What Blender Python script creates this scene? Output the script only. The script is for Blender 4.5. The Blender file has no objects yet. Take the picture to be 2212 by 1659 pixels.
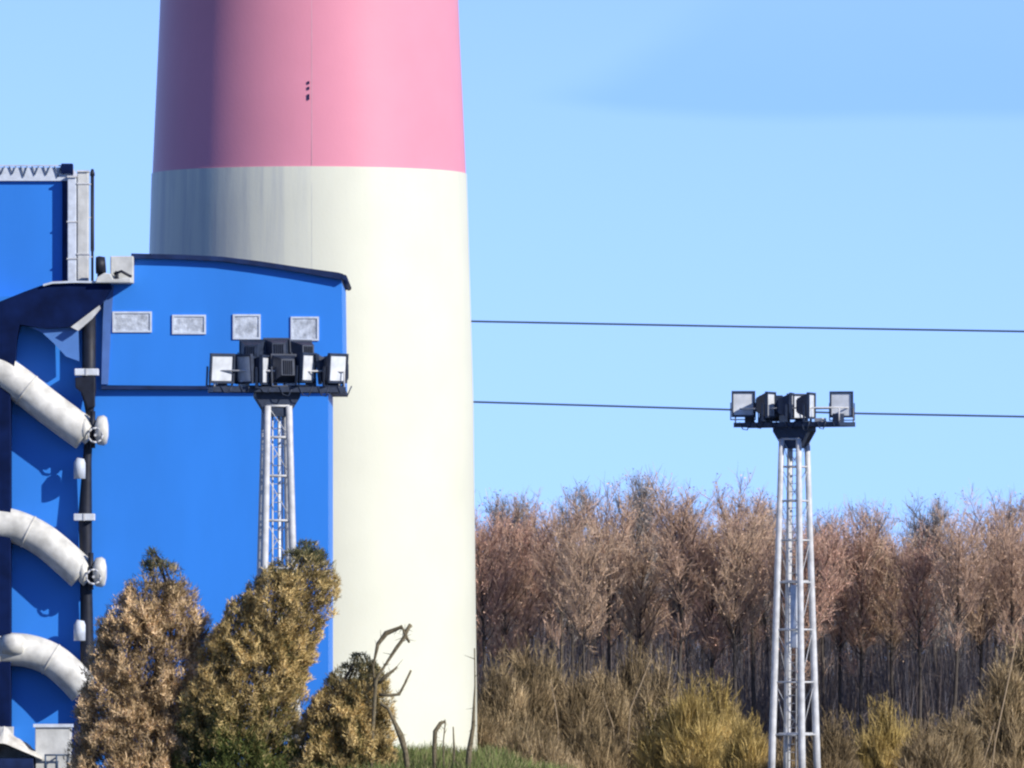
import bpy, math, random
import numpy as np
from mathutils import Vector, Matrix, noise as mnoise

# ------------------------------------------------------------------ camera, sky, sun, exposure
scene = bpy.context.scene
COL = scene.collection
R = math.radians
FPX = 10400.0            # focal length in pixels of the 1024 px wide picture
HZ = 690.0               # picture row of the horizon
CZ = 3.6                # camera height

cam_d = bpy.data.cameras.new('camera')
cam_d.sensor_width = 36.0
cam_d.lens = FPX / 1024.0 * 36.0
cam_d.shift_y = (HZ - 384.0) / 1024.0
cam_d.clip_start = 1.0
cam_d.clip_end = 12000.0
cam = bpy.data.objects.new('camera', cam_d)
cam.location = (0, 0, CZ)
cam.rotation_euler = (R(90), 0, 0)
COL.objects.link(cam)
scene.camera = cam

SUN_AZ, SUN_EL = 127.0, 27.0
world = bpy.data.worlds.new('World')
scene.world = world
world.use_nodes = True
wn, wl = world.node_tree.nodes, world.node_tree.links
wn.clear()
out = wn.new('ShaderNodeOutputWorld')
bg = wn.new('ShaderNodeBackground')
bg.inputs['Strength'].default_value = 0.15
sky = wn.new('ShaderNodeTexSky')
sky.sky_type = 'NISHITA'
sky.sun_disc = False
sky.sun_elevation = R(SUN_EL)
sky.sun_rotation = R(SUN_AZ)
sky.altitude = 0
sky.air_density = 0.4
sky.dust_density = 0.0
sky.ozone_density = 5.0


def wmath(op, a, b=None, c=None, clamp=False):
    n = wn.new('ShaderNodeMath')
    n.operation = op
    n.use_clamp = clamp
    for i, v in enumerate((a, b, c)):
        if v is None:
            continue
        if hasattr(v, 'is_output'):
            wl.new(v, n.inputs[i])
        else:
            n.inputs[i].default_value = v
    return n.outputs[0]


def wstep(v, lo, hi):
    n = wn.new('ShaderNodeMapRange')
    n.interpolation_type = 'SMOOTHSTEP'
    wl.new(v, n.inputs['Value'])
    n.inputs['From Min'].default_value = lo
    n.inputs['From Max'].default_value = hi
    return n.outputs[0]


# soften the narrow horizon glow: the lowest few degrees take the tone just above them
tc = wn.new('ShaderNodeTexCoord')
s0 = wn.new('ShaderNodeSeparateXYZ')
wl.new(tc.outputs['Generated'], s0.inputs[0])
c0 = wn.new('ShaderNodeCombineXYZ')
wl.new(s0.outputs[0], c0.inputs[0])
wl.new(s0.outputs[1], c0.inputs[1])
wl.new(wmath('SQRT', wmath('MULTIPLY_ADD', s0.outputs[2], s0.outputs[2], 0.0045)), c0.inputs[2])
wl.new(c0.outputs[0], sky.inputs[0])
tint = wn.new('ShaderNodeMix')
tint.data_type = 'RGBA'
tint.blend_type = 'MULTIPLY'
tint.inputs['Factor'].default_value = 1.0
wl.new(sky.outputs[0], tint.inputs[6])
tint.inputs[7].default_value = (1.26, 1.10, 1.14, 1)
# thin flat-based veils of cloud: level base, soft ragged top, spread round the whole sky
tc = wn.new('ShaderNodeTexCoord')
sep = wn.new('ShaderNodeSeparateXYZ')
wl.new(tc.outputs['Generated'], sep.inputs[0])
az = wmath('ARCTAN2', sep.outputs[0], sep.outputs[1])
el = sep.outputs[2]
comb = wn.new('ShaderNodeCombineXYZ')
wl.new(wmath('MULTIPLY', az, 38.0), comb.inputs[0])
wl.new(wmath('MULTIPLY', el, 85.0), comb.inputs[1])
wno = wn.new('ShaderNodeTexNoise')
wno.inputs['Scale'].default_value = 1.0
wno.inputs['Detail'].default_value = 3.0
wl.new(comb.outputs[0], wno.inputs['Vector'])
wob = wmath('MULTIPLY', wmath('SUBTRACT', wno.outputs[0], 0.5), 0.010)
# one veil every 0.26 rad of azimuth, each with a level, slightly bowed base
saz = wmath('WRAP', wmath('ADD', az, 0.008), 0.26, 0.0)
bow = wmath('MINIMUM', wmath('SUBTRACT', saz, 0.036), 0.004)
bow = wmath('MINIMUM', wmath('MULTIPLY', wmath('MULTIPLY', bow, bow), 2.6), 0.004)
base = wmath('SUBTRACT', wmath('SUBTRACT', el, bow), wmath('ADD', wmath('MULTIPLY', wob, 0.12), 0.0549))
left = wmath('ADD', wmath('SUBTRACT', saz, wmath('MULTIPLY', base, 1.5)), wmath('SUBTRACT', wob, 0.0125))
m1 = wstep(base, -0.0009, 0.0011)
m2 = wstep(left, -0.0045, 0.0050)
m3 = wmath('SUBTRACT', 1.0, wstep(wmath('ADD', base, wob), 0.000, 0.018))
m3 = wmath('MULTIPLY_ADD', m3, 0.7, 0.3)
cm = wmath('MULTIPLY', wmath('MULTIPLY', m1, m2), m3)
cm = wmath('MULTIPLY', cm, wmath('SUBTRACT', 1.0, wstep(base, 0.05, 0.12)))
cm = wmath('MULTIPLY', cm, wmath('SUBTRACT', 1.0, wstep(saz, 0.15, 0.21)))
cl = wn.new('ShaderNodeMix')
cl.data_type = 'RGBA'
cl.blend_type = 'MULTIPLY'
wl.new(wmath('MULTIPLY', cm, 0.9), cl.inputs['Factor'])
wl.new(tint.outputs[2], cl.inputs[6])
cl.inputs[7].default_value = (0.82, 0.89, 1.0, 1)
wl.new(cl.outputs[2], bg.inputs['Color'])
wl.new(bg.outputs[0], out.inputs[0])

sd = Vector((math.sin(R(SUN_AZ)) * math.cos(R(SUN_EL)), math.cos(R(SUN_AZ)) * math.cos(R(SUN_EL)), math.sin(R(SUN_EL))))
sun_d = bpy.data.lights.new('sun', 'SUN')
sun_d.energy = 4.4
sun_d.angle = R(0.53)
sun_d.color = (1.0, 0.94, 0.84)
sun = bpy.data.objects.new('sun', sun_d)
sun.rotation_euler = sd.to_track_quat('Z', 'Y').to_euler()
sun.location = (60, 200, 90)
COL.objects.link(sun)

scene.view_settings.view_transform = 'Standard'
scene.view_settings.look = 'None'
scene.view_settings.exposure = 0.35
scene.view_settings.gamma = 1.0
scene.view_settings.use_curve_mapping = False
scene.render.engine = 'CYCLES'
scene.cycles.filter_width = 2.3

K = 1024.0 / 2212.0      # the photograph was measured in a 2212 px wide view


def X(x, D):
    return (x * K - 512.0) * D / FPX


def Z(y, D):
    return CZ + (HZ - y * K) * D / FPX


def P(x, y, D):
    return Vector((X(x, D), D, Z(y, D)))


def S(n, D):
    return n * K * D / FPX


# ------------------------------------------------------------------ materials
def mat(name, col, rough=0.6, spec=0.3, metal=0.0, var=0.12, scale=1.5, bump=0.0, bscale=20.0, col2=None, stretch=(1, 1, 1), coat=0.0):
    m = bpy.data.materials.new(name)
    m.use_nodes = True
    n, l = m.node_tree.nodes, m.node_tree.links
    b = n['Principled BSDF']
    b.inputs['Roughness'].default_value = rough
    b.inputs['Specular IOR Level'].default_value = spec
    b.inputs['Metallic'].default_value = metal
    b.inputs['Coat Weight'].default_value = coat
    t = n.new('ShaderNodeTexCoord')
    mp = n.new('ShaderNodeMapping')
    mp.inputs['Scale'].default_value = stretch
    l.new(t.outputs['Object'], mp.inputs[0])
    no = n.new('ShaderNodeTexNoise')
    no.inputs['Scale'].default_value = scale
    no.inputs['Detail'].default_value = 6
    l.new(mp.outputs[0], no.inputs['Vector'])
    mr = n.new('ShaderNodeMapRange')
    mr.inputs['From Min'].default_value = 0.3
    mr.inputs['From Max'].default_value = 0.7
    l.new(no.outputs[0], mr.inputs[0])
    mx = n.new('ShaderNodeMix')
    mx.data_type = 'RGBA'
    l.new(mr.outputs[0], mx.inputs['Factor'])
    c2 = col2 if col2 else [c * (1 - 2 * var) for c in col]
    mx.inputs[6].default_value = (*c2, 1)
    mx.inputs[7].default_value = (*col, 1)
    l.new(mx.outputs[2], b.inputs['Base Color'])
    if bump > 0:
        n2 = n.new('ShaderNodeTexNoise')
        n2.inputs['Scale'].default_value = bscale
        n2.inputs['Detail'].default_value = 4
        l.new(mp.outputs[0], n2.inputs['Vector'])
        bp = n.new('ShaderNodeBump')
        bp.inputs['Strength'].default_value = bump
        bp.inputs['Distance'].default_value = 0.05
        l.new(n2.outputs[0], bp.inputs['Height'])
        l.new(bp.outputs[0], b.inputs['Normal'])
    return m


def twig_mat(name, rough=0.85):
    m = bpy.data.materials.new(name)
    m.use_nodes = True
    n, l = m.node_tree.nodes, m.node_tree.links
    b = n['Principled BSDF']
    b.inputs['Roughness'].default_value = rough
    b.inputs['Specular IOR Level'].default_value = 0.15
    a = n.new('ShaderNodeAttribute')
    a.attribute_name = 'tint'
    t = n.new('ShaderNodeTexCoord')
    no = n.new('ShaderNodeTexNoise')
    no.inputs['Scale'].default_value = 4.0
    l.new(t.outputs['Object'], no.inputs['Vector'])
    mr = n.new('ShaderNodeMapRange')
    mr.inputs['From Min'].default_value = 0.3
    mr.inputs['From Max'].default_value = 0.7
    mr.inputs['To Min'].default_value = 0.75
    mr.inputs['To Max'].default_value = 1.2
    l.new(no.outputs[0], mr.inputs[0])
    mx = n.new('ShaderNodeMix')
    mx.data_type = 'RGBA'
    mx.blend_type = 'MULTIPLY'
    mx.inputs['Factor'].default_value = 1.0
    l.new(a.outputs['Color'], mx.inputs[6])
    l.new(mr.outputs[0], mx.inputs[7])
    l.new(mx.outputs[2], b.inputs['Base Color'])
    return m


def shaft_mat(name, col, dirt, zb, dirt_amt):
    """painted concrete: fine vertical rain streaks that start at the joint at height zb"""
    m = bpy.data.materials.new(name)
    m.use_nodes = True
    n, l = m.node_tree.nodes, m.node_tree.links
    b = n['Principled BSDF']
    b.inputs['Roughness'].default_value = 0.42
    b.inputs['Specular IOR Level'].default_value = 0.25
    t = n.new('ShaderNodeTexCoord')
    mp = n.new('ShaderNodeMapping')
    mp.inputs['Scale'].default_value = (1.0, 1.0, 0.05)
    l.new(t.outputs['Object'], mp.inputs[0])
    no = n.new('ShaderNodeTexNoise')
    no.inputs['Scale'].default_value = 2.6
    no.inputs['Detail'].default_value = 8
    no.inputs['Roughness'].default_value = 0.65
    l.new(mp.outputs[0], no.inputs['Vector'])
    mr = n.new('ShaderNodeMapRange')
    mr.inputs['From Min'].default_value = 0.44
    mr.inputs['From Max'].default_value = 0.72
    l.new(no.outputs[0], mr.inputs[0])
    sp = n.new('ShaderNodeSeparateXYZ')
    l.new(t.outputs['Object'], sp.inputs[0])
    fz = n.new('ShaderNodeMapRange')
    fz.inputs['From Min'].default_value = zb - 9.0
    fz.inputs['From Max'].default_value = zb
    fz.inputs['To Min'].default_value = 0.25
    l.new(sp.outputs[2], fz.inputs[0])
    mu = n.new('ShaderNodeMath')
    mu.operation = 'MULTIPLY'
    l.new(mr.outputs[0], mu.inputs[0])
    l.new(fz.outputs[0], mu.inputs[1])
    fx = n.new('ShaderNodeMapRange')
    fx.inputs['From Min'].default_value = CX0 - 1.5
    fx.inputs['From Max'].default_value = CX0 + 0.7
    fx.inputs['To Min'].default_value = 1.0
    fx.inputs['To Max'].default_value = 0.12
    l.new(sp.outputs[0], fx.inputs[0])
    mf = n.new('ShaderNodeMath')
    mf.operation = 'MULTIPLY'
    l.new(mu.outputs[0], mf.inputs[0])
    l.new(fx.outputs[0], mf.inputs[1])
    m2 = n.new('ShaderNodeMath')
    m2.operation = 'MULTIPLY'
    l.new(mf.outputs[0], m2.inputs[0])
    m2.inputs[1].default_value = dirt_amt
    # broad weathering
    nb = n.new('ShaderNodeTexNoise')
    nb.inputs['Scale'].default_value = 0.35
    nb.inputs['Detail'].default_value = 5
    l.new(t.outputs['Object'], nb.inputs['Vector'])
    mb = n.new('ShaderNodeMapRange')
    mb.inputs['To Min'].default_value = 0.88
    mb.inputs['To Max'].default_value = 1.06
    l.new(nb.outputs[0], mb.inputs[0])
    mx = n.new('ShaderNodeMix')
    mx.data_type = 'RGBA'
    l.new(m2.outputs[0], mx.inputs['Factor'])
    mx.inputs[6].default_value = (*col, 1)
    mx.inputs[7].default_value = (*dirt, 1)
    my = n.new('ShaderNodeMix')
    my.data_type = 'RGBA'
    my.blend_type = 'MULTIPLY'
    my.inputs['Factor'].default_value = 1.0
    l.new(mx.outputs[2], my.inputs[6])
    l.new(mb.outputs[0], my.inputs[7])
    l.new(my.outputs[2], b.inputs['Base Color'])
    n2 = n.new('ShaderNodeTexNoise')
    n2.inputs['Scale'].default_value = 9
    n2.inputs['Detail'].default_value = 5
    l.new(t.outputs['Object'], n2.inputs['Vector'])
    bp = n.new('ShaderNodeBump')
    bp.inputs['Strength'].default_value = 0.12
    bp.inputs['Distance'].default_value = 0.03
    l.new(n2.outputs[0], bp.inputs['Height'])
    l.new(bp.outputs[0], b.inputs['Normal'])
    return m


ZB = Z(364, 394.0)
CX0 = X(668, 400.0)
M = {
    'red': shaft_mat('faded_red_paint', (0.68, 0.265, 0.345), (0.50, 0.24, 0.28), 1000, 0.3),
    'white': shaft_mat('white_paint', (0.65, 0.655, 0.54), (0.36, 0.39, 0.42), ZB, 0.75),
    'blue': mat('blue_cladding', (0.032, 0.23, 0.78), 0.5, 0.3, var=0.09, scale=0.3, bump=0.05, bscale=3, stretch=(1, 1, 0.3)),
    'blue_grey': mat('weathered_blue_trim', (0.09, 0.19, 0.50), 0.5, 0.3, var=0.15, scale=1.2),
    'pale_blue': mat('pale_blue_panel', (0.10, 0.24, 0.60), 0.5, 0.3, var=0.15, scale=0.8),
    'navy': mat('dark_navy_steel', (0.004, 0.014, 0.075), 0.7, 0.08, var=0.25, scale=1.5),
    'black': mat('dark_rubber_and_steel', (0.014, 0.018, 0.034), 0.55, 0.3, var=0.25, scale=4),
    'roof': mat('dark_roof_felt', (0.012, 0.03, 0.11), 0.7, 0.2, var=0.25, scale=2),
    'duct': mat('white_duct_jacket', (0.74, 0.73, 0.68), 0.5, 0.3, var=0.2, scale=2.2, bump=0.15, bscale=4),
    'pane': mat('frosted_window_pane', (0.66, 0.72, 0.82), 0.3, 0.5, var=0.28, scale=5.5, bump=0.4, bscale=9),
    'frame': mat('pale_window_frame', (0.62, 0.68, 0.78), 0.5, 0.3, var=0.12, scale=5),
    'concrete': mat('pale_concrete', (0.62, 0.63, 0.62), 0.8, 0.2, var=0.16, scale=2.0, bump=0.2, bscale=8),
    'galv': mat('pale_painted_steel', (0.62, 0.63, 0.65), 0.45, 0.4, metal=0.0, var=0.18, scale=3),
    'housing': mat('dark_lamp_housing', (0.03, 0.045, 0.085), 0.5, 0.35, var=0.25, scale=6),
    'lens': mat('pale_lamp_glass', (0.70, 0.74, 0.80), 0.25, 0.5, var=0.18, scale=2.5),
    'cable': mat('weathered_cable', (0.06, 0.10, 0.17), 0.6, 0.3, var=0.1),
    'bark': mat('grey_brown_bark', (0.10, 0.085, 0.075), 0.9, 0.1, var=0.2, scale=6, bump=0.3, bscale=20),
    'earth': mat('dry_ground', (0.16, 0.125, 0.07), 0.95, 0.05, var=0.2, scale=0.8, bump=0.4, bscale=3, col2=(0.07, 0.075, 0.03)),
    'tarp': mat('white_tarpaulin', (0.70, 0.69, 0.64), 0.55, 0.3, var=0.2, scale=2.2, bump=0.3, bscale=5, col2=(0.40, 0.37, 0.32)),
    'straw': mat('dry_straw', (0.42, 0.32, 0.21), 0.8, 0.1, var=0.15, scale=3),
    'weed': mat('weathered_branch', (0.22, 0.185, 0.12), 0.9, 0.1, var=0.25, scale=9, bump=0.5, bscale=15),
    'twig': twig_mat('dry_twigs'),
    'grass': twig_mat('grass_blades'),
}


# ------------------------------------------------------------------ mesh helpers
class MB:
    def __init__(s):
        s.v, s.f, s.smooth = [], [], []

    def add(s, v, f, sm=False):
        o = len(s.v)
        s.v += [tuple(p) for p in v]
        s.f += [tuple(i + o for i in q) for q in f]
        s.smooth += [sm] * len(f)
        return s

    def box(s, x0, x1, y0, y1, z0, z1):
        v = [(x, y, z) for z in (z0, z1) for y in (y0, y1) for x in (x0, x1)]
        return s.add(v, [(0, 2, 3, 1), (4, 5, 7, 6), (0, 1, 5, 4), (2, 6, 7, 3), (0, 4, 6, 2), (1, 3, 7, 5)])

    def prism(s, pts, y0, y1):
        """pts: (x, z) outline, extruded along y"""
        n = len(pts)
        a = sum(pts[i][0] * pts[(i + 1) % n][1] - pts[(i + 1) % n][0] * pts[i][1] for i in range(n))
        if a < 0:
            pts = pts[::-1]
        v = [(x, y0, z) for x, z in pts] + [(x, y1, z) for x, z in pts]
        f = [tuple(range(n)), tuple(range(2 * n - 1, n - 1, -1))]
        f += [(i + n, (i + 1) % n + n, (i + 1) % n, i) for i in range(n)]
        return s.add(v, f)

    def tube(s, path, rad, n=10, cap=True, sm=True):
        path = [Vector(p) for p in path]
        if not hasattr(rad, '__len__'):
            rad = [rad] * len(path)
        vs, fs = [], []
        ref = None
        for i, p in enumerate(path):
            d = (path[min(i + 1, len(path) - 1)] - path[max(i - 1, 0)]).normalized()
            if ref is None:
                ref = d.orthogonal().normalized()
            ref = (ref - d * ref.dot(d)).normalized()
            b = d.cross(ref)
            for k in range(n):
                a = 2 * math.pi * k / n
                vs.append(p + (ref * math.cos(a) + b * math.sin(a)) * rad[i])
        for i in range(len(path) - 1):
            for k in range(n):
                k2 = (k + 1) % n
                fs.append((i * n + k, i * n + k2, (i + 1) * n + k2, (i + 1) * n + k))
        s.add(vs, fs, sm)
        if cap:
            m = len(vs)
            o = len(s.v) - m
            s.f += [tuple(o + k for k in range(n - 1, -1, -1)), tuple(o + m - n + k for k in range(n))]
            s.smooth += [False, False]
        return s

    def lathe(s, cx, cy, prof, n=96, sm=True):
        vs = []
        for r, z in prof:
            for k in range(n):
                a = 2 * math.pi * k / n
                vs.append((cx + r * math.cos(a), cy + r * math.sin(a), z))
        fs = []
        for i in range(len(prof) - 1):
            for k in range(n):
                k2 = (k + 1) % n
                fs.append((i * n + k, i * n + k2, (i + 1) * n + k2, (i + 1) * n + k))
        return s.add(vs, fs, sm)

    def build(s, name, m, parent=None, bevel=0.0):
        me = bpy.data.meshes.new(name)
        me.from_pydata(s.v, [], s.f)
        me.polygons.foreach_set('use_smooth', s.smooth)
        me.materials.append(M[m] if isinstance(m, str) else m)
        me.update()
        o = bpy.data.objects.new(name, me)
        COL.objects.link(o)
        if parent is not None:
            o.parent = parent
            o.matrix_parent_inverse = Matrix.Translation(-Vector(parent.location)) if parent.type == 'EMPTY' or True else Matrix()
        if bevel > 0:
            b = o.modifiers.new('bevel', 'BEVEL')
            b.width = bevel
            b.segments = 2
            b.limit_method = 'ANGLE'
        return o


def tag(o, label, cat, group=None, kind=None):
    o['label'] = label
    o['category'] = cat
    if group:
        o['group'] = group
    if kind:
        o['kind'] = kind
    return o


def thing(name, loc, label, cat, group=None):
    o = bpy.data.objects.new(name, None)
    o.empty_display_size = 0.3
    o.location = loc
    COL.objects.link(o)
    return tag(o, label, cat, group)


def sub(o, parent):
    """sub-part: both meshes hold world coordinates around the thing, so keep the identity"""
    o.parent = parent
    o.matrix_parent_inverse = Matrix()
    return o


def copy_tree(o, parent=None):
    c = o.copy()
    COL.objects.link(c)
    if parent is not None:
        c.parent = parent
    for ch in list(o.children):
        copy_tree(ch, c)
    return c


def ribbons(name, base, tip, w, tint, m, parent=None, taper=0.35, seed=0):
    """one mesh of thin tapered blades; base, tip (N,3), w (N), tint (N,3)"""
    rng = np.random.default_rng(seed)
    N = len(base)
    d = tip - base
    rv = rng.normal(size=(N, 3))
    sdv = np.cross(d, rv)
    sdv /= np.linalg.norm(sdv, axis=1)[:, None] + 1e-9
    h = sdv * (w * 0.5)[:, None]
    V = np.stack([base - h, base + h, tip + h * taper, tip - h * taper], 1).reshape(-1, 3)
    me = bpy.data.meshes.new(name)
    me.vertices.add(4 * N)
    me.vertices.foreach_set('co', V.astype(np.float32).ravel())
    me.loops.add(4 * N)
    me.loops.foreach_set('vertex_index', np.arange(4 * N, dtype=np.int32))
    me.polygons.add(N)
    me.polygons.foreach_set('loop_start', np.arange(0, 4 * N, 4, dtype=np.int32))
    me.update(calc_edges=True)
    at = me.attributes.new('tint', 'FLOAT_COLOR', 'FACE')
    c = np.ones((N, 4), np.float32)
    c[:, :3] = tint
    at.data.foreach_set('color', c.ravel())
    me.materials.append(M[m])
    o = bpy.data.objects.new(name, me)
    if name in ('twigs', 'shoots'):
        o['kind'] = 'stuff'
    COL.objects.link(o)
    if parent is not None:
        o.parent = parent
    return o


# ------------------------------------------------------------------ ground
g = MB()
nx, ny = 60, 120
xs = np.linspace(-700, 700, nx)
ys = np.concatenate([np.linspace(-100, 320, 20), np.linspace(325, 640, 80), np.linspace(700, 6000, 20)])
vv = []
for y in ys:
    for x in xs:
        hgt = 0.12 * mnoise.noise((x * 0.06, y * 0.06, 0)) if 300 < y < 700 else 0.0
        vv.append((x * (1 if y < 1000 else 4), y, min(hgt, 0.05) - 0.05))
ff = [(j * nx + i, j * nx + i + 1, (j + 1) * nx + i + 1, (j + 1) * nx + i) for j in range(len(ys) - 1) for i in range(nx - 1)]
g.add(vv, ff, True)
o = g.build('ground', 'earth')
o['kind'] = 'structure'

# ------------------------------------------------------------------ chimney
DC = 400.0
cx = X(668, DC)
ch = thing('chimney', (cx, DC, -0.1), 'huge round chimney painted in broad faded red and white bands', 'chimney')


def rad_at(z):
    # measured half widths, tapering upward
    pts = [(-0.5, 6.46), (2.5, 6.42), (Z(860, DC), 6.28), (Z(365, DC), 6.02), (Z(0, DC), 5.72), (150, 3.6)]
    for (a, ra), (b, rb) in zip(pts, pts[1:]):
        if z <= b:
            t = (z - a) / (b - a)
            return ra + (rb - ra) * t
    return pts[-1][1]


zj = Z(365, 396.0)
bands = [(-0.4, zj, 'white', 'white_band'), (zj, zj + 25, 'red', 'red_band'), (zj + 25, zj + 50, 'white', 'white_band'), (zj + 50, zj + 75, 'red', 'red_band'), (zj + 75, zj + 98, 'white', 'white_band')]
for z0, z1, m, nm in bands:
    prof = []
    off = 0.035 if m == 'white' else 0.0
    k = 14
    for i in range(k + 1):
        z = z0 + (z1 - z0) * i / k
        prof.append((rad_at(z) + off, z))
    b = MB()
    b.lathe(cx, DC, prof, 128)
    b.lathe(cx, DC, [(prof[0][0] - 0.3, z0), prof[0]], 128, False)
    b.lathe(cx, DC, [prof[-1], (prof[-1][0] - 0.3, z1)], 128, False)
    b.build(nm, m, ch)
# lightning conductor, running down the shaft, and its clips
aa = math.asin((680 - 668) / 338.0)
b = MB()
path = []
for i in range(40):
    z = 0.0 + i * (zj + 50) / 39
    r = rad_at(z) + (0.036 if z < zj else 0.002)
    path.append((cx + r * math.sin(aa), DC - r * math.cos(aa), z))
b.tube(path, 0.005, 6)
b.build('lightning_conductor', 'galv', ch)
for yy in (178, 190, 206, 212):
    z = Z(yy, 394)
    r = rad_at(z) + 0.03
    p = Vector((cx + r * math.sin(aa - 0.02), DC - r * math.cos(aa - 0.02), z))
    MB().box(p.x - 0.03, p.x + 0.03, p.y - 0.03, p.y + 0.08, p.z - 0.05, p.z + 0.05).build('cable_clip', 'navy', ch)

# ------------------------------------------------------------------ main blue building
DB = 376.0
bh = thing('industrial_building', (X(450, DB), DB + 4, 0), 'bright blue clad plant building with curved dark roof and four frosted windows', 'building')
b = MB()
b.box(X(-120, DB), X(709, DB), DB, DB + 10, -0.3, Z(640, DB))
b.build('lower_wall', 'blue', bh)
DU = DB - 0.24
up = [(287, 557), (330, 557), (400, 559), (480, 563), (560, 573), (650, 587), (738, 603), (741, 836), (221, 832), (228, 720), (238, 640), (240, 612), (280, 604)]
b = MB()
b.prism([(X(x, DU), Z(y, DU)) for x, y in up], DU, DU + 9.6)
b.build('upper_wall', 'blue', bh)
# dark strip standing in for the shadow line under the overhanging storey
b = MB()
b.box(X(219, DU), X(742, DU), DU - 0.05, DU + 9.7, Z(841, DU), Z(833.5, DU))
b.build('overhang_shadow_strip', 'roof', bh)
# corner trim on the left
b = MB()
b.prism([(X(x, DU), Z(y, DU)) for x, y in ((238, 616), (246, 616), (240, 700), (234, 830), (219, 830), (222, 700), (226, 616))], DU - 0.06, DU + 0.3)
b.build('corner_trim', 'blue_grey', bh)
# roof
top = [(284, 548), (330, 549), (400, 551), (480, 555), (560, 564.5), (650, 578), (730, 589), (741, 592), (746, 597)]
low = [(746, 602), (736, 604.5), (650, 589), (560, 575), (480, 565), (400, 561), (330, 559), (284, 559)]
b = MB()
b.prism([(X(x, DU), Z(y, DU)) for x, y in top + low], DU - 0.28, DU + 9.9)
rf = b.build('roof', 'roof', bh)
b = MB()
b.tube([P(744, 599, DU - 0.3), P(744, 599, DU - 0.3) + Vector((0, 10.1, 0))], S(6, DU), 10)
gt = b.build('gutter', 'roof')
gt.parent = rf
# windows
for wx0, wx1, wy0, wy1 in ((243, 328, 673, 718), (372, 445, 680, 722), (503, 563, 679, 733), (628, 689, 684, 736)):
    x0, x1, z1, z0 = X(wx0, DU), X(wx1, DU), Z(wy0, DU), Z(wy1, DU)
    t = 0.07
    fr = MB()
    for bx in ((x0, x1, z1 - t, z1), (x0, x1, z0, z0 + t), (x0, x0 + t, z0 + t, z1 - t), (x1 - t, x1, z0 + t, z1 - t)):
        fr.box(bx[0], bx[1], DU - 0.06, DU + 0.05, bx[2], bx[3])
    fo = MB()
    fo.box(x0 + t, x1 - t, DU - 0.025, DU + 0.05, z0 + t, z1 - t)
    w = fo.build('window', 'pane', bh)
    f = fr.build('frame', 'frame')
    f.parent = w
# navy canopy that curves over the gallery on the left
can = [(-120, 690), (-40, 664), (0, 648), (50, 628), (85, 615), (110, 609.5), (160, 607.5), (236, 609), (238, 620), (213, 660), (192, 684), (165, 703), (100, 708), (40, 699), (33, 730), (25, 832), (-120, 832)]
b = MB()
b.prism([(X(x, 374.0), Z(y, 374.0)) for x, y in can], 374.9, 376.3)
cn = b.build('canopy', 'navy', bh)
b = MB()
lip = [(90, 611), (110, 605.5), (160, 603.5), (222, 604.5)]
b.prism([(X(x, 373.6), Z(y, 373.6)) for x, y in lip + [(x, y + 4.5) for x, y in lip[::-1]]], 374.75, 375.02)
l_ = b.build('edge_flashing', 'frame')
l_.parent = cn
# pale gusset plate and slanted brace under the canopy
b = MB()
b.prism([(X(x, 374), Z(y, 374)) for x, y in ((60, 704), (166, 703), (168, 778), (140, 768), (112, 738), (88, 716))], 375.1, 375.35)
b.build('gusset_plate', 'pale_blue', bh)
b = MB()
b.prism([(X(x, 373.5), Z(y, 373.5)) for x, y in ((150, 704), (212, 657), (214, 664), (196, 686), (166, 712))], 374.65, 374.92)
b.build('brace', 'concrete', bh)

# ------------------------------------------------------------------ stair head block on the left
DL = 377.0
lb = thing('rooftop_block', (X(60, DL), DL + 4, 0), 'plain blue block with pale parapet rising above the dark canopy', 'building')
b = MB()
b.box(X(-140, DL), X(137, DL), DL, DL + 8, Z(845, DL), Z(386, DL))
b.build('wall', 'blue', lb)
b = MB()
b.box(X(135, DL), X(148, DL), DL - 0.1, DL + 8, Z(700, DL), Z(386, DL))
b.build('corner_trim', 'roof', lb)
b = MB()
b.box(X(-142, DL), X(156, DL), DL - 0.16, DL + 8.1, Z(391, DL), Z(362, DL))
pp = b.build('parapet', 'frame', lb)
b = MB()
b.box(X(133, DL), X(157, DL), DL - 0.3, DL + 0.6, Z(376, DL), Z(354, DL))
b.build('parapet_cap', 'navy', lb)
b = MB()
b.box(X(-142, DL), X(133, DL), DL - 0.22, DL - 0.1, Z(359.5, DL), Z(357, DL))
b.build('rail', 'galv', lb)
random.seed(3)
for i in range(11):
    xa = -120 + i * 24.5
    h = random.uniform(0.7, 1.0)
    b = MB()
    b.tube([P(xa - 7, 359, DL - 0.2), P(xa, 359 + 24 * h, DL - 0.2), P(xa + 7, 359, DL - 0.2)], S(1.4, DL), 6)
    b.build('rail_brace', 'cable', lb)

for (x0, x1, y0, m, nm, lab) in ((147, 166, 384, 'frame', 'ventilation_shaft', 'slim white vertical shaft against the side of the blue rooftop block'),
                                 (168, 192, 372, 'concrete', 'ventilation_shaft', 'wider light grey vertical shaft between the white shaft and the dark pole')):
    e = thing(nm, (X((x0 + x1) / 2, DL), DL, Z(604, 374)), lab, 'shaft')
    b = MB()
    b.box(X(x0, DL), X(x1, DL), DL - 0.45, DL + 0.35, Z(648, DL), Z(y0, DL))
    b.build('casing', m, e, bevel=0.03)
    for yy in ((480, 560) if x0 == 147 else (398, 550)):
        b = MB()
        b.box(X(x0 - 1.5, DL), X(x1 + 1.5, DL), DL - 0.48, DL + 0.38, Z(yy + 1.5, DL), Z(yy - 1.5, DL))
        b.build('joint_band', 'galv', e)
    b = MB()
    b.box(X(x0 - 1, DL), X(x1 + 1, DL), DL - 0.52, DL + 0.4, Z(y0 + 1, DL), Z(y0 - 3, DL))
    b.build('cap', 'galv', e)
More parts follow.
